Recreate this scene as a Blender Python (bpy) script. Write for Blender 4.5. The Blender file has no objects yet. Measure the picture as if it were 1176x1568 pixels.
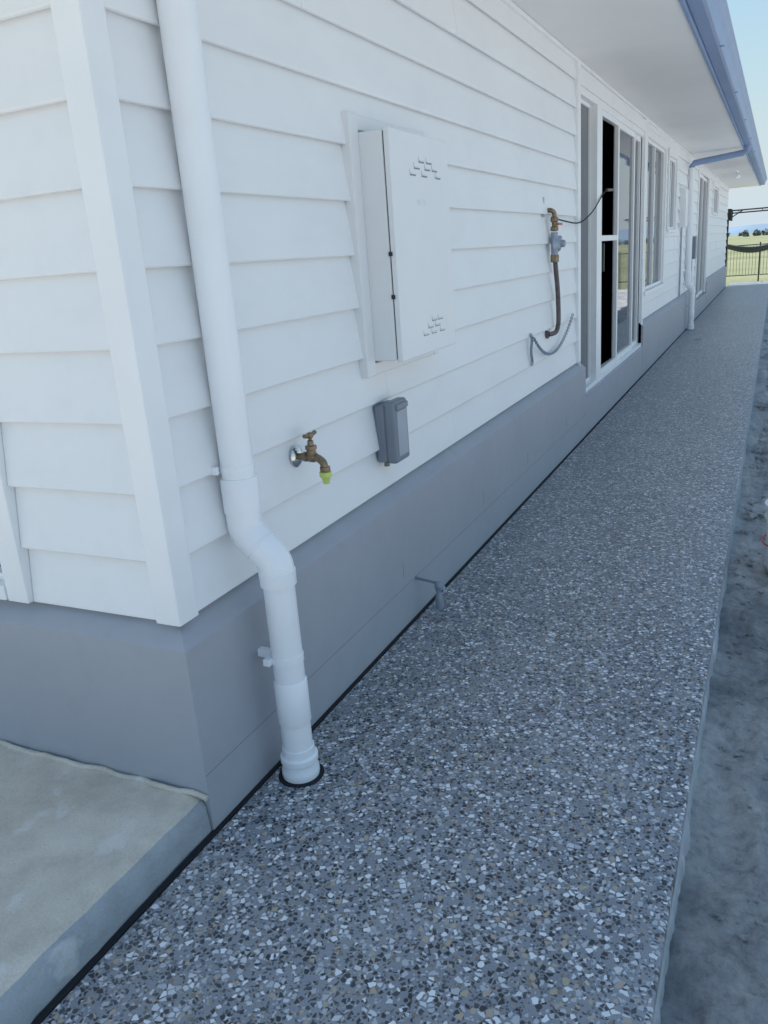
import bpy, bmesh, math, random
import numpy as np
from mathutils import Vector, Matrix, noise
random.seed(4)
S=bpy.context.scene
COL=bpy.context.collection
# ------------------------------------------------------------ materials
def newmat(name):
    m=bpy.data.materials.new(name); m.use_nodes=True
    nt=m.node_tree; b=nt.nodes["Principled BSDF"]
    return m,nt,b
def N(nt,t,**kw):
    n=nt.nodes.new(t)
    for k,v in kw.items():
        if k in n.inputs.keys(): n.inputs[k].default_value=v
        else: setattr(n,k,v)
    return n
def ramp(nt,src,stops,interp='LINEAR'):
    r=nt.nodes.new("ShaderNodeValToRGB"); r.color_ramp.interpolation=interp
    e=r.color_ramp.elements
    while len(e)<len(stops): e.new(0.5)
    for i,(p,c) in enumerate(stops):
        e[i].position=p; e[i].color=(c[0],c[1],c[2],1) if not isinstance(c,(int,float)) else (c,c,c,1)
    nt.links.new(src,r.inputs[0]); return r
def mix(nt,fac,a,b,bt='MIX'):
    n=nt.nodes.new("ShaderNodeMix"); n.data_type='RGBA'; n.blend_type=bt
    for s,v in ((n.inputs[0],fac),(n.inputs[6],a),(n.inputs[7],b)):
        if hasattr(v,'links'): nt.links.new(v,s)
        else: s.default_value=v if not isinstance(v,tuple) else (v[0],v[1],v[2],1)
    return n.outputs[2]
def coords(nt):
    g=nt.nodes.new("ShaderNodeNewGeometry"); return g.outputs['Position']
def math_(nt,op,a,b=0.0,clamp=False):
    n=nt.nodes.new("ShaderNodeMath"); n.operation=op; n.use_clamp=clamp
    for s,v in ((n.inputs[0],a),(n.inputs[1],b)):
        if hasattr(v,'links'): nt.links.new(v,s)
        else: s.default_value=v
    return n.outputs[0]
def noisef(nt,co,scale,detail=4,rough=.55,stretch=None):
    if stretch:
        mp=nt.nodes.new("ShaderNodeMapping"); mp.inputs['Scale'].default_value=stretch
        nt.links.new(co,mp.inputs[0]); co=mp.outputs[0]
    n=N(nt,"ShaderNodeTexNoise",Scale=scale,Detail=detail,Roughness=rough)
    nt.links.new(co,n.inputs['Vector']); return n.outputs['Fac']
def bump(nt,b,h,strength,dist=.005):
    n=nt.nodes.new("ShaderNodeBump"); n.inputs['Strength'].default_value=strength; n.inputs['Distance'].default_value=dist
    nt.links.new(h,n.inputs['Height']); nt.links.new(n.outputs[0],b.inputs['Normal'])
def simple(name,c,rough=.5,metal=0,var=.06,scale=6,bs=.15,bscale=150,spec=.5):
    m,nt,b=newmat(name); co=coords(nt)
    f=noisef(nt,co,scale,3)
    lo=tuple(max(0,x*(1-var)) for x in c); hi=tuple(min(1,x*(1+var)) for x in c)
    r=ramp(nt,f,[(.3,lo),(.7,hi)])
    nt.links.new(r.outputs[0],b.inputs['Base Color'])
    b.inputs['Roughness'].default_value=rough; b.inputs['Metallic'].default_value=metal
    b.inputs['Specular IOR Level'].default_value=spec
    if bs: bump(nt,b,noisef(nt,co,bscale,2),bs,.001)
    return m
def boardmat():
    m,nt,b=newmat("weatherboard_paint"); co=coords(nt)
    f=noisef(nt,co,1.3,3); r=ramp(nt,f,[(.3,(.865,.87,.88)),(.7,(.895,.90,.905))])
    g=noisef(nt,co,9,5,.6,(1,.4,1)); s=ramp(nt,g,[(.30,.97),(.52,1)])
    c=mix(nt,1.0,r.outputs[0],s.outputs[0],'MULTIPLY')
    nt.links.new(c,b.inputs['Base Color']); b.inputs['Roughness'].default_value=.45
    bump(nt,b,noisef(nt,co,90,3,.6,(1,.25,1)),.12,.001)
    return m
M_board=boardmat()
M_white=simple("white_trim_paint",(.90,.905,.91),.38,var=.02)
M_pvc=simple("white_painted_pvc",(.91,.92,.94),.28,var=.015,bscale=40,bs=.04)
M_soffit=simple("soffit_paint",(.87,.86,.83),.55,var=.02,scale=2)
M_gut=simple("gutter_metal_paint",(.25,.34,.52),.45,var=.04,scale=2,bs=.05,spec=.3)
M_box=simple("meter_box_enamel",(.83,.835,.84),.35,var=.02,scale=3,bs=.08)
M_boxside=simple("vent_shadow_grey",(.27,.29,.34),.5,bs=0)
M_boxin=simple("dark_slot",(.06,.065,.075),.6,bs=0)
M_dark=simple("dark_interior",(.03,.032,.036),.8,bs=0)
M_black=simple("black_joint_foam",(.014,.015,.02),.9,bs=.3)
M_steelblk=simple("black_powdercoat",(.02,.02,.022),.4,bs=0)
M_brass=simple("aged_brass",(.25,.19,.125),.38,metal=.8,var=.25,scale=40,bs=.3)
M_copper=simple("weathered_copper_pipe",(.13,.105,.105),.5,metal=.3,var=.25,scale=30,bs=.2)
M_chrome=simple("chrome",(.65,.65,.66),.15,metal=1,bs=0)
M_green=simple("hose_fitting_green",(.62,.70,.18),.4,bs=0)
M_greybox=simple("grey_plastic",(.20,.23,.28),.4,var=.05,bs=.1)
M_label=simple("grey_label",(.38,.42,.48),.45,bs=0)
M_reg=simple("regulator_grey",(.30,.35,.42),.4,metal=.3,var=.1,scale=20)
M_red=simple("red_plastic",(.5,.03,.02),.4,bs=0)
M_orange=simple("orange_handle",(.45,.13,.04),.45,bs=0)
M_bucket=simple("bucket_plastic",(.75,.75,.73),.4,var=.05)
M_hammock=simple("hammock_canvas",(.05,.065,.075),.9)
def glassmat():
    m,nt,b=newmat("window_glass"); co=coords(nt)
    b.inputs['Base Color'].default_value=(.045,.055,.07,1); b.inputs['Roughness'].default_value=.03
    b.inputs['Specular IOR Level'].default_value=1.0; b.inputs['IOR'].default_value=1.75
    bump(nt,b,noisef(nt,co,1.5,2),.05,.01); return m
M_glass=glassmat()
def plinthmat():
    m,nt,b=newmat("grey_plinth_paint"); co=coords(nt)
    f=noisef(nt,co,1.6,4,.6); r=ramp(nt,f,[(.3,(.375,.39,.43)),(.7,(.405,.42,.46))])
    g=noisef(nt,co,9,6,.7); s=ramp(nt,g,[(.25,.94),(.5,1),(.8,1.03)])
    c=mix(nt,1.0,r.outputs[0],s.outputs[0],'MULTIPLY')
    sx=nt.nodes.new("ShaderNodeSeparateXYZ"); nt.links.new(co,sx.inputs[0])
    mr=N(nt,"ShaderNodeMapRange"); mr.inputs[1].default_value=.20; mr.inputs[2].default_value=0; nt.links.new(sx.outputs[2],mr.inputs[0])
    d=math_(nt,'MULTIPLY',mr.outputs[0],noisef(nt,co,7,5,.7))
    c=mix(nt,math_(nt,'MULTIPLY',d,.5),c,(.55,.56,.57))
    nt.links.new(c,b.inputs['Base Color']); b.inputs['Roughness'].default_value=.55
    h=math_(nt,'ADD',noisef(nt,co,220,3,.6),math_(nt,'MULTIPLY',noisef(nt,co,8,3),2.0))
    bump(nt,b,h,.22,.0015); return m
M_plinth=plinthmat()
M_plinthline=simple("plinth_joint",(.20,.21,.25),.8,bs=0)
def pathmat():
    m,nt,b=newmat("exposed_aggregate"); co=coords(nt)
    nz=N(nt,"ShaderNodeTexNoise",Scale=140,Detail=1); nt.links.new(co,nz.inputs['Vector'])
    sub=nt.nodes.new("ShaderNodeVectorMath"); sub.operation='SUBTRACT'; nt.links.new(nz.outputs['Color'],sub.inputs[0]); sub.inputs[1].default_value=(.5,.5,.5)
    sc=nt.nodes.new("ShaderNodeVectorMath"); sc.operation='SCALE'; nt.links.new(sub.outputs[0],sc.inputs[0]); sc.inputs['Scale'].default_value=.0055
    ad=nt.nodes.new("ShaderNodeVectorMath"); nt.links.new(co,ad.inputs[0]); nt.links.new(sc.outputs[0],ad.inputs[1])
    flat=nt.nodes.new("ShaderNodeVectorMath"); flat.operation='MULTIPLY'; flat.inputs[1].default_value=(1,1,0); nt.links.new(ad.outputs[0],flat.inputs[0])
    def layer(scale,off):
        mp=nt.nodes.new("ShaderNodeMapping"); mp.inputs['Location'].default_value=off; mp.inputs['Rotation'].default_value=(0,0,off[0]); nt.links.new(flat.outputs[0],mp.inputs[0])
        v=N(nt,"ShaderNodeTexVoronoi",Scale=scale,Randomness=1.0); v.voronoi_dimensions='2D'
        nt.links.new(mp.outputs[0],v.inputs['Vector'])
        ve=N(nt,"ShaderNodeTexVoronoi",Scale=scale,Randomness=1.0); ve.voronoi_dimensions='2D'; ve.feature='DISTANCE_TO_EDGE'
        nt.links.new(mp.outputs[0],ve.inputs['Vector'])
        s=nt.nodes.new("ShaderNodeSeparateColor"); nt.links.new(v.outputs['Color'],s.inputs[0])
        return ve.outputs['Distance'],s.outputs
    base=noisef(nt,co,2.2,5,.6); rb=ramp(nt,base,[(.3,(.25,.262,.292)),(.7,(.315,.328,.357))])
    fine=noisef(nt,co,300,3,.7); rf=ramp(nt,fine,[(.3,.70),(.7,1.22)])
    c=mix(nt,1.0,rb.outputs[0],rf.outputs[0],'MULTIPLY')
    hs=None
    for scale,off,emin,evar,dens,cols in (
        (120,(.7,1.3,0),.03,.20,.50,[(0,(.08,.082,.09)),(.35,(.50,.51,.53)),(.60,(.13,.135,.15)),(.82,(.34,.30,.25))]),
        (72,(2.1,.3,0),.03,.24,.42,[(0,(.030,.033,.042)),(.62,(.062,.066,.078)),(.86,(.25,.195,.15))]),
        (62,(4.0,2.2,0),.04,.26,.40,[(0,(.66,.67,.69)),(.36,(.85,.85,.86)),(.60,(.50,.51,.54)),(.84,(.47,.38,.28))]),
        ):
        d,cc=layer(scale,off)
        th=math_(nt,'ADD',math_(nt,'MULTIPLY',cc[1],evar),emin)
        present=math_(nt,'LESS_THAN',cc[2],dens)
        e=math_(nt,'MULTIPLY',math_(nt,'SUBTRACT',d,th),22,True)
        mask=math_(nt,'MULTIPLY',e,present,True)
        rc=ramp(nt,cc[0],cols,'CONSTANT')
        c=mix(nt,mask,c,rc.outputs[0])
        hs=mask if hs is None else math_(nt,'MAXIMUM',hs,mask)
    du=ramp(nt,noisef(nt,co,1.1,6,.65),[(.5,0),(.72,.20)]); c=mix(nt,du.outputs[0],c,(.42,.42,.42))
    nt.links.new(c,b.inputs['Base Color'])
    rr=N(nt,"ShaderNodeMapRange"); rr.inputs[3].default_value=.50; rr.inputs[4].default_value=.28; nt.links.new(hs,rr.inputs[0]); nt.links.new(rr.outputs[0],b.inputs['Roughness'])
    h=math_(nt,'ADD',hs,math_(nt,'MULTIPLY',fine,.5))
    bump(nt,b,h,.5,.0015); return m
M_path=pathmat()
def concmat(name,lo,hi,sp):
    m,nt,b=newmat(name); co=coords(nt)
    f=noisef(nt,co,2.6,6,.62); r=ramp(nt,f,[(.3,lo),(.5,tuple((a+c)/2 for a,c in zip(lo,hi))),(.68,hi)])
    g=noisef(nt,co,11,6,.7); s=ramp(nt,g,[(.3,.86),(.5,1),(.75,1.08)])
    c=mix(nt,1.0,r.outputs[0],s.outputs[0],'MULTIPLY')
    v=N(nt,"ShaderNodeTexVoronoi",Scale=38); nt.links.new(co,v.inputs['Vector'])
    sp_=ramp(nt,v.outputs['Distance'],[(.045,1),(.07,0)]); c=mix(nt,math_(nt,'MULTIPLY',sp_.outputs[0],sp),c,(.14,.13,.12))
    w=noisef(nt,co,6,4,.55,(1.8,1,1)); ws=ramp(nt,w,[(.58,0),(.66,1)]); c=mix(nt,math_(nt,'MULTIPLY',ws.outputs[0],.4),c,(.80,.78,.75))
    fine=ramp(nt,noisef(nt,co,160,4,.7),[(.3,.88),(.7,1.08)]); c=mix(nt,1.0,c,fine.outputs[0],'MULTIPLY')
    nt.links.new(c,b.inputs['Base Color']); b.inputs['Roughness'].default_value=.8
    bump(nt,b,noisef(nt,co,60,6,.7),.4,.004); return m
M_conc=concmat("concrete",(.56,.50,.42),(.74,.68,.59),.6)
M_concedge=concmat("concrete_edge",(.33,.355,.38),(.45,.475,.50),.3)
def dirtmat(name="clay_dirt",k=1):
    m,nt,b=newmat(name); co=coords(nt)
    f=noisef(nt,co,1.7,6,.65); r=ramp(nt,f,[(.32,tuple(k*x for x in(.20,.20,.205))),(.46,tuple(k*x for x in(.35,.345,.34))),(.62,tuple(k*x for x in(.50,.485,.46)))])
    g=noisef(nt,co,22,7,.8); s=ramp(nt,g,[(.32,.6),(.5,1),(.72,1.25)])
    c=mix(nt,1.0,r.outputs[0],s.outputs[0],'MULTIPLY')
    nt.links.new(c,b.inputs['Base Color']); b.inputs['Roughness'].default_value=.95
    h=math_(nt,'ADD',noisef(nt,co,40,8,.8),math_(nt,'MULTIPLY',noisef(nt,co,180,4,.7),.4))
    bump(nt,b,h,.8,.014); return m
M_dirt=dirtmat()
M_bounce_dirt=dirtmat("bounce_dirt",1.5)  # soil made paler so unseen sunlit ground bounces more light onto the wall
def grassmat():
    m,nt,b=newmat("grass_field"); co=coords(nt)
    f=noisef(nt,co,.06,6,.6); r=ramp(nt,f,[(.3,(.17,.20,.08)),(.5,(.29,.29,.15)),(.7,(.38,.35,.21))])
    g=noisef(nt,co,6,6,.8); s=ramp(nt,g,[(.3,.6),(.6,1.15)])
    nt.links.new(mix(nt,1.0,r.outputs[0],s.outputs[0],'MULTIPLY'),b.inputs['Base Color']); b.inputs['Roughness'].default_value=.95
    return m
M_grass=grassmat()
M_hill=simple("distant_hill",(.22,.30,.38),.95,var=.15,scale=.02,bs=0)
M_leaf=simple("distant_tree_leaves",(.12,.15,.13),.9,var=.4,scale=.5,bs=0)
M_roof=simple("roof_metal",(.35,.37,.40),.4,bs=0)
M_out=simple("far_house_wall",(.7,.69,.66),.8,bs=0)
# ------------------------------------------------------------ helpers
def empty(name,loc=(0,0,0)):
    o=bpy.data.objects.new(name,None); o.location=loc; o.empty_display_size=.1; COL.objects.link(o); return o
def fin(bm,name,mat,parent=None,smooth=False):
    me=bpy.data.meshes.new(name); bmesh.ops.recalc_face_normals(bm,faces=bm.faces); bm.to_mesh(me); bm.free()
    if mat: me.materials.append(mat)
    if smooth:
        for p in me.polygons: p.use_smooth=True
    o=bpy.data.objects.new(name,me); COL.objects.link(o)
    if parent: o.parent=parent; o.matrix_parent_inverse=Matrix.Translation(-parent.location)
    return o
def box(name,x0,x1,y0,y1,z0,z1,mat,parent=None,bev=0,seg=2):
    bm=bmesh.new(); bmesh.ops.create_cube(bm,size=1)
    for v in bm.verts: v.co=Vector(((x0+x1)/2+v.co.x*(x1-x0),(y0+y1)/2+v.co.y*(y1-y0),(z0+z1)/2+v.co.z*(z1-z0)))
    if bev: bmesh.ops.bevel(bm,geom=bm.edges[:],offset=bev,segments=seg,profile=.5,affect='EDGES')
    return fin(bm,name,mat,parent)
def addcyl(bm,a,b,r1,r2=None,seg=32,cap=True):
    a=Vector(a);b=Vector(b); r2=r1 if r2 is None else r2
    d=b-a; q=d.to_track_quat('Z','Y').to_matrix().to_4x4()
    bmesh.ops.create_cone(bm,cap_ends=cap,segments=seg,radius1=r1,radius2=r2,depth=d.length,matrix=Matrix.Translation((a+b)/2)@q)
def cyl(name,a,b,r,mat,parent=None,r2=None,seg=32):
    bm=bmesh.new(); addcyl(bm,a,b,r,r2,seg)
    o=fin(bm,name,mat,parent)
    for p in o.data.polygons: p.use_smooth=True
    m=o.modifiers.new("es",'EDGE_SPLIT'); m.split_angle=math.radians(50)
    return o
def lathe(name,axis_a,axis_b,prof,mat,parent=None,seg=40):
    a=Vector(axis_a); d=(Vector(axis_b)-a).normalized(); q=d.to_track_quat('Z','Y').to_matrix()
    bm=bmesh.new(); rings=[]
    for t,r in prof:
        rings.append([bm.verts.new(a+q@Vector((r*math.cos(2*math.pi*i/seg),r*math.sin(2*math.pi*i/seg),t))) for i in range(seg)])
    for k in range(len(rings)-1):
        for i in range(seg): bm.faces.new((rings[k][i],rings[k][(i+1)%seg],rings[k+1][(i+1)%seg],rings[k+1][i]))
    bm.faces.new(rings[0]); bm.faces.new(rings[-1])
    o=fin(bm,name,mat,parent)
    for p in o.data.polygons: p.use_smooth=True
    m=o.modifiers.new("es",'EDGE_SPLIT'); m.split_angle=math.radians(35)
    return o
def tube(name,pts,r,mat,parent=None,seg=16,sub=6,smoothpath=True):
    P=[Vector(p) for p in pts]
    if smoothpath and len(P)>2:
        Q=[]
        for i in range(len(P)-1):
            p0=P[max(i-1,0)];p1=P[i];p2=P[i+1];p3=P[min(i+2,len(P)-1)]
            for k in range(sub):
                t=k/sub
                Q.append(.5*((2*p1)+(-p0+p2)*t+(2*p0-5*p1+4*p2-p3)*t*t+(-p0+3*p1-3*p2+p3)*t**3))
        Q.append(P[-1]); P=Q
    bm=bmesh.new(); rings=[]; up=None
    for i,p in enumerate(P):
        d=(P[min(i+1,len(P)-1)]-P[max(i-1,0)]).normalized()
        if up is None: up=d.orthogonal().normalized()
        up=(up-d*up.dot(d)).normalized(); s=d.cross(up)
        rings.append([bm.verts.new(p+(up*math.cos(2*math.pi*j/seg)+s*math.sin(2*math.pi*j/seg))*r) for j in range(seg)])
    for k in range(len(rings)-1):
        for j in range(seg): bm.faces.new((rings[k][j],rings[k][(j+1)%seg],rings[k+1][(j+1)%seg],rings[k+1][j]))
    bm.faces.new(rings[0]); bm.faces.new(rings[-1])
    o=fin(bm,name,mat,parent,True)
    m=o.modifiers.new("es",'EDGE_SPLIT'); m.split_angle=math.radians(60)
    return o
def extrude_profile(name,prof,axis,a,b,mat,parent=None,closed=True):
    bm=bmesh.new()
    def mk(t): return [bm.verts.new((p,t,z) if axis=='y' else (t,p,z)) for p,z in prof]
    A=mk(a);B=mk(b);n=len(prof)
    for i in range(n if closed else n-1):
        j=(i+1)%n; bm.faces.new((A[i],A[j],B[j],B[i]))
    if closed: bm.faces.new(A); bm.faces.new(B)
    return fin(bm,name,mat,parent)
# ------------------------------------------------------------ HOUSE
house=empty("weatherboard_house",(-3,12,0))
LEN=27.0; Z0=.644; PITCH=.196; ZT=2.95
def boards(name,axis,a,b,z0,z1,sgn=1,base=-.06):
    k0=math.floor((z0-Z0)/PITCH+1e-4); bm=bmesh.new(); k=k0
    while Z0+k*PITCH<z1-1e-4:
        zb=max(Z0+k*PITCH,z0); zt=min(Z0+(k+1)*PITCH,z1)
        full=Z0+k*PITCH
        def off(z): return .025-.025*(z-full)/PITCH
        pr=[(-.03,zb+.009),(off(zb)-.016,zb+.009),(off(zb)-.012,zb),(off(zb)-.005,zb),(off(zb)-.0015,zb+.002),(off(zb),zb+.006),(off(zt)-.0005,zt+.008),(-.03,zt+.008)]
        wj=[random.uniform(-.0012,.0012) for _ in range(2)]
        def vv(t,w):
            L=[]
            for d,z in pr:
                d+=w if d>-.02 else 0
                L.append(bm.verts.new((base+d,t,z) if axis=='y' else (t,-(base+d),z)))
            return L
        cuts=[a,b]
        if b-a>3: cuts=[a]+sorted(random.uniform(a+.8,b-.8) for _ in range(int((b-a)/4.2)))+[b]
        for ca,cb_ in zip(cuts,cuts[1:]):
            w=random.uniform(-.0008,.0008)
            A=vv(ca+(.0008 if ca>a else 0),w);B=vv(cb_,w+wj[0]*.4);n=len(pr)
            for i in range(n): bm.faces.new((A[i],A[(i+1)%n],B[(i+1)%n],B[i]))
            bm.faces.new(A);bm.faces.new(B)
        k+=1
    return fin(bm,name,M_board,house)
segs=[(.118,5.26,.66,ZT),(5.26,8.95,2.82,ZT),(8.95,11.05,.66,1.02),(8.95,11.05,2.86,ZT),(11.05,11.2,.66,ZT),(11.2,12.4,.66,1.72),(11.2,12.4,2.80,ZT),(12.4,16.25,.66,ZT),(16.25,18.95,2.82,ZT),(18.95,20.2,.66,ZT),(20.2,22.2,.66,2.1),(20.2,22.2,2.8,ZT),(22.2,LEN,.66,ZT)]
for i,(a,b,z0,z1) in enumerate(segs): boards("wall_boards_long_%d"%i,'y',a,b,z0,z1)
boards("wall_boards_end_0",'x',-.608,-.118,.66,ZT); boards("wall_boards_end_1",'x',-3.6,-.608,2.55,ZT); boards("wall_boards_end_2",'x',-9,-3.6,.66,ZT)
box("corner_board_end",-.118,-.031,.031,.075,.655,ZT,M_white,house,.004)
box("corner_board_long",-.075,-.0305,.033,.117,.655,ZT,M_white,house,.004)
box("back_wall",-9.2,-9.0,0.2,LEN,0,ZT,M_out,house)
box("far_end_wall",-9.0,-.07,LEN-.01,LEN+.06,-.1,ZT,M_board,house)
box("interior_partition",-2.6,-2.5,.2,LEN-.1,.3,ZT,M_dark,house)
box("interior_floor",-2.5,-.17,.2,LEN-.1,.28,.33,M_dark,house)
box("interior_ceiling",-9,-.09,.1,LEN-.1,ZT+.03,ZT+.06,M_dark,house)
def plinth(name,a,b,h=.60,ledge=True,end=True):
    pr=[(-.2,-.2),(0,-.2),(0,h-.004),(-.004,h),(-.075,h+.062 if ledge else h+.004),(-.2,h+.062 if ledge else h+.004)]
    return extrude_profile(name,pr,'y',a,b,M_plinth,house)
bm=bmesh.new()
def ring(inset,z): return [bm.verts.new(p) for p in ((-9+0*inset,0+inset,z),(0-inset,0+inset,z),(0-inset,5.44,z),(-.2,5.44,z),(-.2,.2,z),(-9,.2,z))]
R0=ring(0,-.2);R1=ring(0,.596);R2=ring(.004,.600);R3=ring(.075,.662)
for A,B in ((R0,R1),(R1,R2),(R2,R3)):
    for i in range(6): bm.faces.new((A[i],A[(i+1)%6],B[(i+1)%6],B[i]))
bm.faces.new(R3); bm.faces.new(R0)
fin(bm,"plinth_near",M_plinth,house)
extrude_profile("plinth_door_step",[(-.2,-.2),(-.002,-.2),(-.002,.335),(-.008,.341),(-.2,.345)],'y',5.44,8.86,M_plinth,house)
plinth("plinth_mid",8.86,16.2)
extrude_profile("plinth_door_step_far",[(-.2,-.2),(-.002,-.2),(-.002,.335),(-.008,.341),(-.2,.345)],'y',16.2,18.9,M_plinth,house)
plinth("plinth_far",18.9,LEN+.05)
bm=bmesh.new()
def addbox(bm,x0,x1,y0,y1,z0,z1):
    mt=Matrix.Translation(((x0+x1)/2,(y0+y1)/2,(z0+z1)/2))@Matrix.Diagonal((x1-x0,y1-y0,z1-z0,1))
    bmesh.ops.create_cube(bm,size=1,matrix=mt)
addbox(bm,-.001,.0006,.002,5.43,.189,.1907)
for y in (1.47,2.61,3.55,4.7): addbox(bm,-.001,.0006,y,y+.003,.235,.31)
fin(bm,"plinth_joint_lines",M_plinthline,house)
box("soffit",-.07,.80,-.9,LEN+.75,ZT+.001,ZT+.02,M_soffit,house)
box("soffit_end",-9.8,-.072,-.9,.04,ZT+.001,ZT+.02,M_soffit,house)
box("soffit_mould",-.066,-.03,.12,LEN,ZT-.028,ZT,M_white,house,.005)
box("fascia",.80,.825,-.92,LEN+.76,ZT-.012,ZT+.17,M_gut,house,.003)
g=[(.827,2.965),(.835,2.960),(.915,2.960),(.935,2.967),(.945,2.99),(.955,3.05),(.975,3.075),(.985,3.10),(.995,3.115),(1.0,3.125),(.992,3.13),(.985,3.122),(.975,3.112),(.945,3.06),(.93,3.01),(.915,2.99),(.84,2.99),(.84,3.125),(.827,3.125)]
o=extrude_profile("gutter",g,'y',-.95,LEN+.78,M_gut,house)
bm=bmesh.new()
for y in np.arange(1.0,LEN,2.4): addbox(bm,.93,.962,y,y+.02,2.958,2.966)
fin(bm,"gutter_brackets",M_gut,house)
bm=bmesh.new()
for p in ([(.98,-.95,3.14),(.98,LEN+.78,3.14),(-4.6,LEN+.78,5.2),(-4.6,-.95,5.2)],[(-4.6,-.95,5.2),(-4.6,LEN+.78,5.2),(-10.2,LEN+.78,3.14),(-10.2,-.95,3.14)]):
    bm.faces.new([bm.verts.new(q) for q in p])
ro=fin(bm,"roof",M_roof,house); m=ro.modifiers.new("s",'SOLIDIFY'); m.thickness=.03; m.offset=1
for y in (-.9,LEN+.72):
    bm=bmesh.new(); bm.faces.new([bm.verts.new(q) for q in ((.8,y,3.0),(-4.6,y,5.12),(-10,y,3.0))]); fin(bm,"gable_panel",M_board,house)
def frame(name,y0,y1,z0,z1,w=.05,x0=-.12,x1=-.03,mat=None):
    mat=mat or M_white
    box(name+"_jamb_a",x0,x1,y0,y0+w,z0,z1,mat,house,.003); box(name+"_jamb_b",x0,x1,y1-w,y1,z0,z1,mat,house,.003)
    box(name+"_head",x0,x1-.002,y0+w,y1-w,z1-w,z1,mat,house,.003); box(name+"_sill",x0,x1-.002,y0+w,y1-w,z0,z0+w,mat,house,.003)
def glass(name,y0,y1,z0,z1,x=-.10): box(name,x-.004,x,y0,y1,z0,z1,M_glass,house)
box("door_casing_left",-.062,-.022,5.255,5.345,.663,2.93,M_white,house,.003)
box("door_casing_head",-.062,-.024,5.345,8.86,2.78,2.90,M_white,house,.003)
box("door_casing_right",-.062,-.022,8.86,8.96,.36,2.92,M_white,house,.003)
box("door_jamb_left",-.16,-.03,5.345,5.365,.36,2.78,M_white,house,.003)
box("door_head",-.16,-.035,5.365,8.86,2.72,2.779,M_white,house,.003)
box("door_sill",-.16,-.02,5.365,8.86,.35,.40,M_white,house,.004)
box("door_sill_nose",-.03,.004,5.46,8.84,.342,.362,M_label,house,.003)
frame("door_sidelight",5.366,6.02,.40,2.72,.03,-.12,-.075); glass("sidelight_glass",5.396,5.99,.43,2.69,-.095)
box("screen_stile",-.075,-.018,6.0,6.22,.40,2.72,M_white,house,.004)
frame("screen_door",6.22,7.22,.40,2.72,.05,-.08,-.04); box("screen_mid_rail",-.078,-.042,6.27,7.17,1.62,1.67,M_white,house,.003)
frame("slide_panel",7.24,8.30,.40,2.72,.055,-.10,-.05); glass("slide_glass",7.295,8.245,.455,2.665,-.075)
frame("end_panel",8.30,8.86,.40,2.72,.05,-.13,-.07); glass("end_glass",8.35,8.81,.45,2.67,-.10)
box("door_handle",-.04,-.012,6.30,6.33,1.35,1.60,M_steelblk,house,.004)
def window(name,y0,y1,z0,z1,mull,curt=False):
    c=.09
    box(name+"_casing_a",-.062,-.02,y0,y0+c,z0,z1,M_white,house,.003); box(name+"_casing_b",-.062,-.02,y1-c,y1,z0,z1,M_white,house,.003)
    box(name+"_casing_head",-.062,-.022,y0+c,y1-c,z1-c,z1,M_white,house,.003); box(name+"_casing_sill",-.062,.0,y0-.02,y1+.02,z0-.04,z0,M_white,house,.004)
    a,b=y0+c,y1-c; frame(name+"_sash",a,b,z0,z1-c,.04,-.12,-.05)
    glass(name+"_glass",a+.04,b-.04,z0+.04,z1-c-.04,-.09)
    for t in mull:
        y=a+(b-a)*t; box(name+"_mullion",-.10,-.055,y-.025,y+.025,z0+.04,z1-c-.04,M_white,house,.003)
window("window_large",8.97,10.98,1.0,2.84,[.5]); window("window_small",11.22,12.36,1.72,2.80,[.5])
window("window_high",20.2,22.2,2.1,2.8,[.33,.66])
box("door2_casing_a",-.062,-.022,16.2,16.32,.36,2.92,M_white,house,.003); box("door2_casing_b",-.062,-.022,18.82,18.95,.36,2.92,M_white,house,.003)
box("door2_head",-.062,-.024,16.32,18.82,2.78,2.90,M_white,house,.003)
frame("door2_panel_a",16.32,17.55,.36,2.78,.07,-.12,-.05); frame("door2_panel_b",17.55,18.82,.36,2.78,.07,-.14,-.07)
glass("door2_glass_a",16.39,17.48,.43,2.71,-.085); glass("door2_glass_b",17.62,18.75,.43,2.71,-.105)
box("end_window_casing",-.70,-.61,.018,.062,.662,2.55,M_white,house,.004)
box("end_window_sill",-3.5,-.702,.012,.07,.665,.715,M_white,house,.004)
box("end_window_head",-3.5,-.702,.030,.062,2.46,2.55,M_white,house,.004)
box("end_window_casing_b",-3.6,-3.5,.030,.062,.662,2.55,M_white,house,.004)
box("end_window_frame",-.735,-.702,.05,.11,.715,2.46,M_white,house,.003); box("end_window_rail",-3.5,-.735,.05,.11,.715,.74,M_white,house,.003)
box("end_window_glass",-3.5,-.735,.09,.094,.74,2.46,M_glass,house)
box("end_window_mullion",-2.15,-2.1,.06,.10,.74,2.46,M_white,house,.003)
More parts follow.
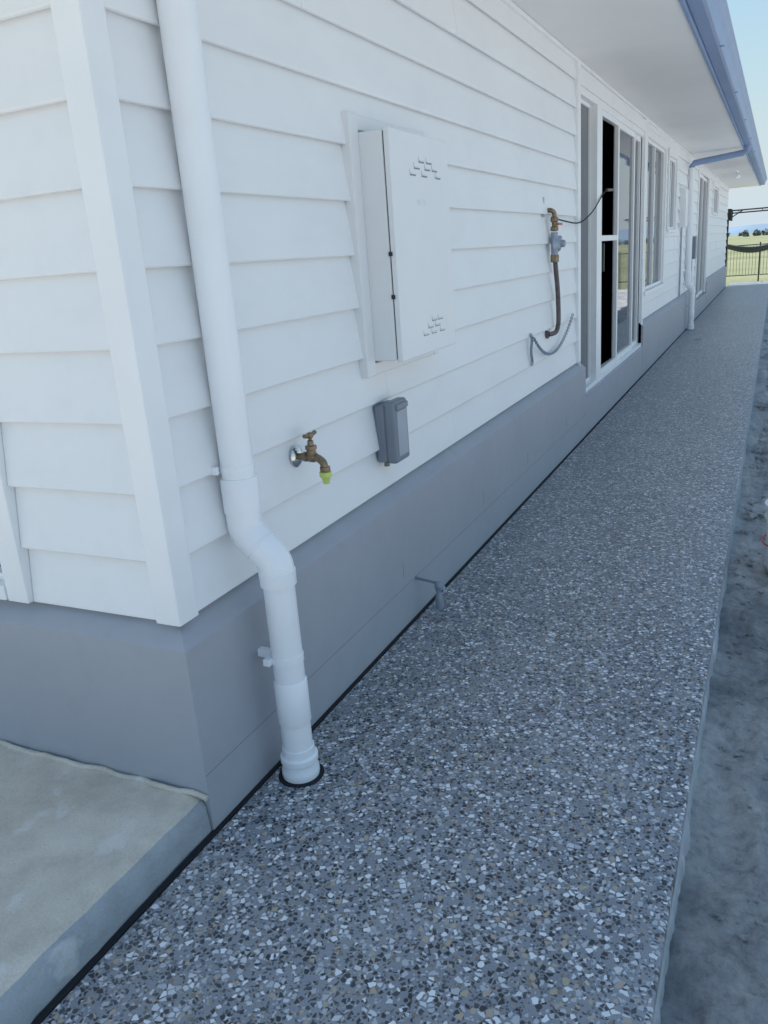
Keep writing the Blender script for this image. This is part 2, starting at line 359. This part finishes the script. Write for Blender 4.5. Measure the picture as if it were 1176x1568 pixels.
# ------------------------------------------------------------ DOWNPIPES
def downpipe(nm,y,xt,xb,ztop,R=.05,top=None,collarz=1.02):
    e=empty(nm,(xt,y,0)); RA=.065; k=.7071
    lat=xb-xt; diag=(lat-2*RA*(1-k))/k
    P=[(xt,y,ztop+.04)]
    for a in np.linspace(0,45,8): P.append((xt+RA*(1-math.cos(math.radians(a))),y,ztop-RA*math.sin(math.radians(a))))
    x1,z1=P[-1][0],P[-1][2]; x2,z2=x1+diag*k,z1-diag*k
    for a in np.linspace(45,0,8): P.append((xb-RA*(1-math.cos(math.radians(a))),y,z2-(RA*math.sin(math.radians(45))-RA*math.sin(math.radians(a)))))
    zend=P[-1][2]; P.append((xb,y,zend-.04))
    tube("offset_elbow",P,R+.004,M_pvc,e,48,1,False)
    cyl("upper_pipe",(xt,y,ztop+.02),(xt,y,2.98 if top is None else 2.72),R,M_pvc,e,seg=48)
    lathe("socket",(xt,y,ztop+.035),(xt,y,3),[(0,R+.0038),(0,R+.007),(collarz-ztop-.045,R+.007),(collarz-ztop-.038,R+.0045),(collarz-ztop-.037,R)],M_pvc,e,48)
    md=Vector(((x1+x2)/2,y,(z1+z2)/2)); lathe("elbow_joint_ring",md-Vector((k,0,-k))*.004,md+Vector((k,0,-k)),[(0,R+.004),(.001,R+.0065),(.007,R+.0065),(.008,R+.004)],M_pvc,e,48)
    lathe("elbow_lower_socket",(xb,y,zend-.045),(xb,y,3),[(0,R-.001),(0,R+.006),(.045,R+.007),(.048,R+.004)],M_pvc,e,48)
    cyl("lower_pipe",(xb,y,.0),(xb,y,zend-.02),R-.001,M_pvc,e,seg=48)
    lathe("joint_sleeve",(xb,y,.20),(xb,y,1),[(0,R),(0,R+.001),(.006,R+.0035),(.15,R+.0035),(.155,R)],M_pvc,e,48)
    lathe("base_collar",(xb,y,.0),(xb,y,1),[(0,R),(0,R+.010),(.012,R+.012),(.030,R+.012),(.036,R+.008),(.055,R+.008),(.060,R+.012),(.078,R+.012),(.084,R+.004),(.11,R+.003),(.112,R)],M_pvc,e,48)
    lathe("base_seal",(xb,y,-.002),(xb,y,1),[(0,R+.026),(.004,R+.026),(.006,R+.02),(.006,R)],M_black,e,48)
    lathe("bracket_band",(xt,y,1.035),(xt,y,2),[(0,R),(0,R+.002),(.022,R+.002),(.022,R)],M_pvc,e,48)
    box("bracket_tab",-.05,xt-.03,y-.063,y-.050,1.034,1.058,M_pvc,e,.002)
    lathe("bracket_band_low",(xb,y,.42),(xb,y,2),[(0,R),(0,R+.002),(.022,R+.002),(.022,R)],M_pvc,e,48)
    box("bracket_strap_low",-.001,.05,y-.006,y+.018,.418,.444,M_pvc,e,.002)
    box("bracket_tab_low",.055,.078,y-.060,y-.03,.420,.442,M_pvc,e,.002)
    return e
dp=downpipe("downpipe",.335,.012,.108,.875)
dp2=downpipe("downpipe",14.2,.012,.09,.82,top=1)
tube("top_elbow",[(.012,14.2,2.66),(.012,14.2,2.74),(.04,14.2,2.79),(.80,14.15,2.86),(.87,14.1,2.90),(.87,14.1,2.98)],.05,M_gut,dp2,32,3,False)
# ------------------------------------------------------------ METER BOX
mb=empty("meter_box",(-.05,1.68,1.6))
box("surround_left",-.058,-.018,1.312,1.385,1.155,2.125,M_box,mb,.004); box("surround_top",-.058,-.020,1.385,2.03,2.07,2.123,M_box,mb,.004)
box("surround_right",-.058,-.018,2.03,2.09,1.155,2.125,M_box,mb,.004); box("surround_bottom",-.058,-.020,1.385,2.03,1.157,1.205,M_box,mb,.004)
box("body",-.05,.077,1.385,1.985,1.212,2.062,M_box,mb,.006)
box("door_gap",.07,.086,1.390,1.980,1.218,2.056,M_boxin,mb)
box("door",.0825,.106,1.382,1.988,1.208,2.066,M_box,mb,.004,3)
for z in (1.46,1.62): box("latch",.075,.090,1.375,1.384,z-.008,z+.008,M_steelblk,mb,.002)
bm=bmesh.new(); bm2=bmesh.new()
def brick(y,z,w,h=.024,up=True):
    addbox(bm,.1055,.1064,y,y+w,z,z+.0055)
    addbox(bm,.1055,.1063,y,y+.0035,z+.0055,z+h)
    addbox(bm2,.106,.1125,y+.001,y+w-.001,z+.0055,z+.0095)
for base,flip in ((1.960,False),(1.335,True)):
    rows=[[1.655,1.735],[1.605,1.715,1.795],[1.56,1.68,1.83]]
    if flip: rows=[[1.71,1.78],[1.665,1.745],[1.61,1.70,1.80]]
    for i,ys in enumerate(rows):
        for y in ys: brick(y,base-.026*i,.060)
fin(bm,"vent_slots",M_boxside,mb); fin(bm2,"vent_hoods",M_box,mb)
cu=bpy.data.curves.new("embossed_text","FONT"); cu.body="METER"; cu.size=.032; cu.extrude=.0006
to=bpy.data.objects.new("embossed_text",cu); COL.objects.link(to); to.rotation_euler=(math.pi/2,0,math.pi/2); to.location=(.1062,1.62,1.80); cu.materials.append(M_box); to.parent=mb; to.matrix_parent_inverse=Matrix.Translation(-mb.location)
# ------------------------------------------------------------ ISOLATOR BOX
ib=empty("electrical_isolator_box",(-.04,1.50,.9)); dy=-.075
box("base",-.05,.0,1.468+dy,1.60+dy,.785,1.03,M_greybox,ib,.012,3); box("cover",-.004,.045,1.466+dy,1.607+dy,.782,1.043,M_greybox,ib,.014,4)
box("label_panel",.044,.0475,1.49+dy,1.585+dy,.81,1.0,M_label,ib,.001)
box("cover_flap",.04,.055,1.482+dy,1.593+dy,1.005,1.03,M_greybox,ib,.004)
cyl("conduit_stub",(-.02,1.50+dy,.765),(-.02,1.50+dy,.79),.012,M_greybox,ib); cyl("screw",(-.005,1.475+dy,.775),(-.005,1.475+dy,.787),.006,M_brass,ib,seg=10)
# ------------------------------------------------------------ GARDEN TAP
ty=.755; tz=.972
tp=empty("garden_tap",(-.04,ty,.97))
lathe("wall_flange",(-.045,ty,tz),(1,ty,tz),[(0,.038),(.004,.038),(.012,.028),(.016,.014)],M_chrome,tp)
lathe("inlet_body",(-.03,ty,tz),(1,ty,tz),[(0,.012),(.015,.012),(.018,.017),(.03,.017),(.032,.014),(.04,.018),(.058,.019),(.066,.015)],M_brass,tp)
tube("spout",[(.025,ty,tz),(.042,ty,tz-.004),(.060,ty,tz-.018),(.066,ty,tz-.040)],.0135,M_brass,tp,20)
lathe("bonnet",(.018,ty,tz+.008),(.018,ty,2),[(0,.018),(.018,.016),(.020,.020),(.032,.020),(.034,.012),(.05,.010),(.052,.006),(.072,.006)],M_brass,tp)
tube("tee_handle",[(.018,ty-.036,tz+.080),(.018,ty-.012,tz+.076),(.018,ty+.012,tz+.076),(.018,ty+.036,tz+.080)],.0075,M_brass,tp,12)
lathe("handle_hub",(.018,ty,tz+.066),(.018,ty,2),[(0,.008),(.004,.012),(.016,.012),(.02,.006)],M_brass,tp)
lathe("outlet_nut",(.066,ty,tz-.032),(.066,ty,0),[(0,.013),(.001,.018),(.016,.018),(.018,.012)],M_brass,tp,12)
lathe("hose_connector",(.066,ty,tz-.049),(.066,ty,0),[(0,.014),(.002,.021),(.018,.022),(.020,.018),(.03,.013),(.044,.011)],M_green,tp)
# ------------------------------------------------------------ stub at plinth
st=empty("overflow_outlet",(0,1.63,.17))
cyl("threaded_rod",(-.01,1.60,.185),(.10,1.63,.155),.0055,M_greybox,st,seg=12)
for i in range(9):
    t=i/9; cyl("thread_ring",(-.0+.1*t,1.60+.028*t,.183-.028*t),(.004+.1*t,1.6012+.028*t,.182-.028*t),.008,M_greybox,st,seg=10)
lathe("fitting",(.10,1.63,.16),(.10,1.63,-1),[(0,.012),(.004,.018),(.02,.02),(.03,.014),(.06,.013),(.075,.018),(.10,.02),(.13,.02)],M_reg,st,20)
cyl("fitting_side",(.085,1.63,.135),(.13,1.625,.135),.012,M_label,st)
# ------------------------------------------------------------ GAS REGULATOR
gr=empty("gas_regulator",(-.03,4.3,1.6))
gy=4.36; gx=0.0
box("wall_plate",-.055,-.043,gy-.13,gy-.10,1.80,1.93,M_label,gr,.003)
tube("wall_elbow",[(-.05,gy-.03,1.84),(-.02,gy-.03,1.845),(gx,gy,1.82),(gx,gy,1.74)],.016,M_brass,gr)
lathe("isolation_valve",(gx,gy,1.80),(gx,gy,0),[(0,.016),(.005,.028),(.03,.028),(.035,.018),(.06,.018),(.065,.028),(.09,.028),(.095,.015)],M_brass,gr,10)
box("valve_lever",gx+.02,gx+.03,gy-.012,gy+.12,1.745,1.760,M_orange,gr,.003)
cyl("valve_stem",(gx,gy,1.752),(gx+.03,gy,1.752),.010,M_orange,gr)
lathe("regulator_dome",(gx-.02,gy+.03,1.62),(gx+1,gy+.03,1.62),[(0,.03),(.008,.066),(.014,.072),(.022,.072),(.03,.060),(.05,.047),(.06,.026),(.085,.024),(.09,.016)],M_reg,gr)
cyl("regulator_body",(gx,gy,1.70),(gx,gy,1.54),.024,M_reg,gr)
cyl("regulator_vent",(gx+.0,gy+.03,1.62),(gx+.0,gy+.16,1.66),.018,M_reg,gr)
lathe("union_nut",(gx,gy,1.55),(gx,gy,0),[(0,.018),(.003,.03),(.05,.03),(.055,.018)],M_brass,gr,6)
tube("riser_pipe",[(gx,gy+.01,1.52),(gx,gy+.03,1.45),(gx,gy+.08,1.30),(gx,gy+.10,1.15),(gx,gy+.09,1.06),(gx-.01,gy+.05,1.005),(-.04,gy-.06,1.0)],.017,M_copper,gr)
cyl("wall_ring",(-.055,gy-.06,1.0),(-.035,gy-.06,1.0),.028,M_copper,gr)
bm=bmesh.new(); pts=[]
for t in np.linspace(0,1,62):
    y=3.80+t*(5.0-3.80); z=1.03+(t*.06)-.19*4*t*(1-t)*(1-.25*(t-.5)); pts.append(Vector((-.01,y,z)))
for t in np.linspace(0,1,18): pts.append(Vector((-.025,3.79+.012*math.sin(t*9),1.05-.20*t)))
for i,p in enumerate(pts[:-1]):
    d=pts[i+1]-p
    if d.length>.1: continue
    q=d.to_track_quat('X','Z').to_matrix().to_4x4()@Matrix.Rotation((i%2)*math.pi/2+.5,4,'X')
    ringv=[]
    for a in range(8):
        an=a*math.pi/4; c=Vector((.016*math.cos(an),.010*math.sin(an),0))
        rr=[bm.verts.new(Matrix.Translation(p)@q@(c+Vector((math.cos(an)*math.cos(b),math.sin(an)*math.cos(b),math.sin(b)))*.0032)) for b in (0,math.pi/2,math.pi,3*math.pi/2)]
        ringv.append(rr)
    for a in range(8):
        for b in range(4): bm.faces.new((ringv[a][b],ringv[a][(b+1)%4],ringv[(a+1)%8][(b+1)%4],ringv[(a+1)%8][b]))
fin(bm,"chain",M_reg,gr)
cb=empty("flexible_cable",(-.03,5,1.8))
tube("cable",[(-.02,4.36,1.80),(.0,4.7,1.775),(.0,5.2,1.77),(.0,5.7,1.86),(-.01,6.2,2.01),(-.02,6.5,2.07)],.005,M_black,cb)
cyl("cable_plug",(-.02,6.45,2.06),(-.02,6.75,2.075),.013,M_copper,cb)
fb=empty("wall_power_box",(-.03,13.2,2)); box("case",-.055,.04,12.95,13.35,1.75,2.35,M_box,fb,.01); box("lid",.038,.052,12.96,13.34,1.77,2.33,M_box,fb,.005); cyl("conduit",(-.02,13.15,.66),(-.02,13.15,1.75),.015,M_label,fb)
fb2=empty("wall_power_box",(-.03,15.2,1.5)); box("case",-.055,.05,15.0,15.3,1.2,1.6,M_greybox,fb2,.01); box("lid",.048,.06,15.01,15.29,1.22,1.58,M_label,fb2,.005); cyl("conduit",(-.02,15.15,.66),(-.02,15.15,1.2),.015,M_label,fb2)
sl=empty("security_light",(.45,20,2.9)); cyl("base_plate",(.45,20,2.951),(.45,20,2.92),.06,M_white,sl); 
lathe("lamp_head",(.45,20,2.90),(.52,19.9,2.80),[(-.02,.02),(0,.03),(.06,.05),(.12,.055),(.125,.045)],M_white,sl); cyl("arm",(.45,20,2.93),(.45,20,2.88),.015,M_white,sl)
# ------------------------------------------------------------ GROUND
def plane(name,x0,x1,y0,y1,z,mat):
    bm=bmesh.new(); bm.faces.new([bm.verts.new(p) for p in ((x0,y0,z),(x1,y0,z),(x1,y1,z),(x0,y1,z))]); return fin(bm,name,mat)
plane("ground",-3000,3000,-3000,3000,-.30,M_grass)
box("exposed_aggregate_path",.013,1.285,-5.0,29.3,-.13,0,M_path,None,.008,3)
bm=bmesh.new(); rows=[]
for y in np.linspace(-5,LEN+.05,1400):
    w=.014+.004*noise.noise(Vector((0,y*9,2)))
    rows.append([bm.verts.new(q) for q in ((-.004,y,.003),(w,y,.003),(w,y,-.1))])
for a,b in zip(rows,rows[1:]):
    for i in range(2): bm.faces.new((a[i],a[i+1],b[i+1],b[i]))
fin(bm,"expansion_joint",M_black)
bm=bmesh.new()
ys=np.linspace(-5,-.004,160); prof=[(0.0,-.1),(0.0,.045),(-.006,.085),(-.02,.108),(-.04,.120),(-.08,.126),(-.6,.128),(-6,.128)]
rows=[]
for y in ys:
    row=[]
    for i,(x,z) in enumerate(prof):
        n=noise.noise(Vector((0,y*6,i*.7)))*.012+noise.noise(Vector((3,y*22,i)))*.007
        row.append(bm.verts.new((x+(n-.008 if 0<i<5 else 0),y,z+(n*.5 if 1<i<6 else 0))))
    rows.append(row)
for a,b in zip(rows,rows[1:]):
    for i in range(len(prof)-1):
        fc_=bm.faces.new((a[i],a[i+1],b[i+1],b[i])); fc_.material_index=1 if i<3 else 0  # side faces darker and bluer: shade contrast with the top put into the colour
slab=fin(bm,"concrete_patio_slab",M_conc,None,True); slab.data.materials.append(M_concedge)
tube("mortar_lip",[(-6,-.006,.128)]+[(-x,-.010+random.uniform(-.010,.006),.127+random.uniform(-.004,.004)) for x in np.arange(3,0,-.05)]+[(.0,-.008,.120)],.009,M_conc,slab,8,2)
bm=bmesh.new(); rows=[]
for y in np.linspace(-5,29.2,2200):
    w=.008+.008*noise.noise(Vector((0,y*3,0)))+.008*noise.noise(Vector((1,y*14,0)))+.004*noise.noise(Vector((1,y*40,0))); w=max(w,.001); z=-.04+.018*noise.noise(Vector((5,y*5,0)))
    rows.append([bm.verts.new(q) for q in ((1.280,y,z+.012),(1.285+w*.6,y,z),(1.285+w,y,z-.025),(1.287+w*1.3,y,-.19))])
for a,b in zip(rows,rows[1:]):
    for i in range(3): bm.faces.new((a[i],a[i+1],b[i+1],b[i]))
fin(bm,"path_edge_concrete",M_concedge,None,True)
xs=np.concatenate([np.linspace(1.283,2.0,56),np.linspace(2.03,5.5,44)])
yy=[-5.0]; 
while yy[-1]<31: yy.append(yy[-1]+(.016 if -1.5<yy[-1]<4 else .03)*max(1,(math.hypot(yy[-1]+1.57,1.6))*.42))
bm=bmesh.new(); rows=[]
def dz(x,y):
    d=x-1.285
    base=-.095-.03*min(1,d/.12)
    n=noise.fractal(Vector((x*2.4,y*1.2,0)),.9,2.1,5)*.060+noise.fractal(Vector((x*8,y*5,4)),.6,2.1,5)*.028
    v=noise.voronoi(Vector((x*11+noise.noise(Vector((x*7,y*7,1)))*.8,y*8+noise.noise(Vector((x*7,y*7,8)))*.8,0)))[0]
    n+=.05*max(0,.40-v[0])*max(0,noise.noise(Vector((x*2,y*1.2,19)))+.15)*2
    return min(base+n*min(1,.25+d/.10), -.035 if d<.10 else .06)
for y in yy: rows.append([bm.verts.new((x,y,dz(x,y))) for x in xs])
for a,b in zip(rows,rows[1:]):
    for i in range(len(xs)-1):
        fc_=bm.faces.new((a[i],a[i+1],b[i+1],b[i])); fc_.material_index=1 if xs[i]>2.15 else 0  # strip beyond the view gets the brightened bounce soil
dg_=fin(bm,"dirt_ground",M_dirt,None,True); dg_.data.materials.append(M_bounce_dirt)
plane("dirt_yard",5.4,40,-30,31,-.18,M_bounce_dirt)
plane("concrete_yard",-30,40,-40,-5.02,-.17,M_conc)
bm=bmesh.new()
for i in range(420):
    x=1.34+abs(random.gauss(0,.16)); y=random.choice([random.uniform(2.5,8),random.uniform(4,20),random.uniform(-1,3)]); r=random.uniform(.003,.012)*(3.0 if (y>2.5 and random.random()<.3) else 1)
    if x-r*1.3<1.31: x=1.32+r*1.3
    ret=bmesh.ops.create_icosphere(bm,subdivisions=2,radius=r)
    for v in ret['verts']:
        k=1+.9*noise.noise(v.co*(1.6/r)+Vector((i*7,0,0))); v.co=Vector((v.co.x*k*1.2,v.co.y*k,v.co.z*k*.7))+Vector((x,y,dz(x,y)+r*.1))
fin(bm,"dirt_clods",M_dirt)
dg=empty("path_drain_grate",(.35,12.6,0)); box("rim",.28,.42,12.5,12.75,.001,.006,M_label,dg,.002)
for i in range(6): box("bar_%d"%i,.295,.405,12.52+i*.037,12.532+i*.037,.0062,.008,M_label,dg)
bk=empty("bucket",(1.61,2.85,-.1)); bx,by=1.61,2.85
lathe("pail",(bx,by,-.12),(bx,by,1),[(0,.125),(.02,.13),(.30,.150),(.30,.157),(.315,.157),(.315,.151),(.36,.155),(.365,.162),(.38,.162),(.38,.148),(.05,.125)],M_bucket,bk,48)
tube("handle",[(bx,by-.16,.20),(bx-.11,by-.15,.08),(bx-.16,by,.05),(bx-.11,by+.15,.08),(bx,by+.16,.20)],.004,M_red,bk)
# ------------------------------------------------------------ FAR
fc=empty("metal_fence",(0,34,0))
bm=bmesh.new(); FY=33.5
for x0,x1 in ((-8,.78),(.86,1.75),(1.83,10)):
    for z in (.02,1.12): addbox(bm,x0,x1,FY-.012,FY+.012,z,z+.03)
    x=x0
    while x<=x1: addbox(bm,x-.006,x+.006,FY-.006,FY+.006,.02,1.15); x+=.11
for x in (-8,-5.6,-3.2,-.8,.82,1.79,4.2,6.6,9): addbox(bm,x-.025,x+.025,FY-.025,FY+.025,-.3,1.22)
fin(bm,"fence_rails_and_bars",M_steelblk,fc)
hm=empty("hammock",(.2,32,1)); 
bm=bmesh.new(); rows=[]
for i in range(25):
    t=i/24; x=-1.2+t*3.6; z=1.48-.36*4*t*(1-t)+.04*math.sin(t*9); w=.05+.45*math.sin(math.pi*t)
    rows.append([bm.verts.new((x,31.5+w*s,z-.20*math.sin(math.pi*t)*(1-s*s))) for s in (-1,-.6,-.2,.2,.6,1)])
for a,b in zip(rows,rows[1:]):
    for i in range(5): bm.faces.new((a[i],a[i+1],b[i+1],b[i]))
o=fin(bm,"sling",M_hammock,hm,True); m=o.modifiers.new("s",'SOLIDIFY'); m.thickness=.02
for x in (-1.3,2.5): box("stand_post",x-.03,x+.03,31.47,31.53,-.3,1.52,M_steelblk,hm)
cl=empty("clothes_line",(.2,29,2.2))
for z,yy_ in ((2.30,28.3),(2.24,29.2)): tube("arm",[(-.06,yy_,z),(3.2,yy_,z)],.022,M_steelblk,cl,8,1,False)
for x in (.2,.9,1.6,2.4,3.2): tube("cross_bar",[(x,28.3,2.3),(x,29.2,2.24)],.012,M_steelblk,cl,8,1,False)
tube("brace",[(-.06,28.3,2.05),(.35,28.3,2.3)],.016,M_steelblk,cl,8,1,False); box("bracket_a",-.06,.0,28.25,28.35,2.0,2.36,M_steelblk,cl); box("bracket_b",-.06,.0,29.15,29.25,2.0,2.36,M_steelblk,cl)
box("wall_post",-.12,-.06,28.2,28.3,-.3,2.36,M_steelblk,cl); box("support_post",2.9,2.96,28.7,28.76,-.3,2.28,M_steelblk,cl)
bm=bmesh.new(); rows=[]
for i in range(161):
    x=-900+i*12; h=3+9*max(0,noise.fractal(Vector((x*.004,1,0)),.8,2,4)+.5)
    rows.append((bm.verts.new((x,900,-1)),bm.verts.new((x,930,h)),bm.verts.new((x,1100,h*1.1))))
for a,b in zip(rows,rows[1:]):
    bm.faces.new((a[0],a[1],b[1],b[0])); bm.faces.new((a[1],a[2],b[2],b[1]))
fin(bm,"hills",M_hill,None,True)
bm=bmesh.new()
for i in range(120):
    x=random.uniform(-160,120); y=random.uniform(380,620); r=random.uniform(1.0,2.2)
    for k in range(50):
        u=Vector((random.gauss(0,1),random.gauss(0,1),random.gauss(0,.7))); u=u.normalized()*r*random.uniform(.4,1)
        c=Vector((x,y,-.3+r*.6))+u; s=random.uniform(.4,.9)
        d1=Vector((random.uniform(-1,1),random.uniform(-1,1),random.uniform(-1,1))).normalized()*s; d2=d1.orthogonal()
        bm.faces.new([bm.verts.new(c+d1),bm.verts.new(c+d2),bm.verts.new(c-d1),bm.verts.new(c-d2)])
fin(bm,"distant_trees",M_leaf)
# ------------------------------------------------------------ LIGHT
az=math.atan2(-.99,.10); el=math.radians(70)
w=bpy.data.worlds.new("World"); S.world=w; w.use_nodes=True; nt=w.node_tree
sky=nt.nodes.new("ShaderNodeTexSky"); sky.sky_type='NISHITA'; sky.sun_disc=False; sky.sun_elevation=el; sky.sun_rotation=az
sky.air_density=2.4; sky.dust_density=.3; sky.ozone_density=6.0
tc=nt.nodes.new("ShaderNodeTexCoord"); sx=nt.nodes.new("ShaderNodeSeparateXYZ"); nt.links.new(tc.outputs['Generated'],sx.inputs[0])
rp=ramp(nt,sx.outputs[2],[(0.0,.85),(.07,.65),(.18,.45),(.45,0)])
cr=ramp(nt,sx.outputs[2],[(0.0,(.60,.80,.98)),(.25,(.30,.56,.95))])
hzc=mix(nt,1.0,cr.outputs[0],(6.4,6.4,6.4),'MULTIPLY')
hz=mix(nt,rp.outputs[0],sky.outputs[0],hzc)
bg=nt.nodes["Background"]; bg.inputs[1].default_value=.15; nt.links.new(hz,bg.inputs[0])
ld=bpy.data.lights.new("sun",'SUN'); ld.energy=5; ld.angle=math.radians(.5); ld.color=(1,.97,.93)
lo=bpy.data.objects.new("sun",ld); COL.objects.link(lo)
sd=Vector((math.sin(az)*math.cos(el),math.cos(az)*math.cos(el),math.sin(el))); lo.rotation_euler=sd.to_track_quat('Z','Y').to_euler()
# ------------------------------------------------------------ CAMERA
yaw,pitch,roll,F=[0.4578708219937709,0.3026079737513586,-0.07623445875639392,1232.1666]
f=Vector((-math.sin(yaw)*math.cos(pitch),math.cos(yaw)*math.cos(pitch),-math.sin(pitch)))
r=Vector((math.cos(yaw),math.sin(yaw),0)); u=r.cross(f); c,s=math.cos(roll),math.sin(roll)
r2=c*r+s*u; u2=-s*r+c*u
cd=bpy.data.cameras.new("camera"); co=bpy.data.objects.new("camera",cd); COL.objects.link(co)
Mx=Matrix((r2,u2,-f)).transposed().to_4x4(); Mx.translation=Vector((1.42585,-1.57334,1.6)); co.matrix_world=Mx
cd.sensor_fit='VERTICAL'; cd.sensor_height=36; cd.lens=F/1568*36; cd.clip_end=5000; cd.clip_start=.02
S.camera=co
S.view_settings.view_transform='Standard'; S.view_settings.look='None'; S.view_settings.exposure=0
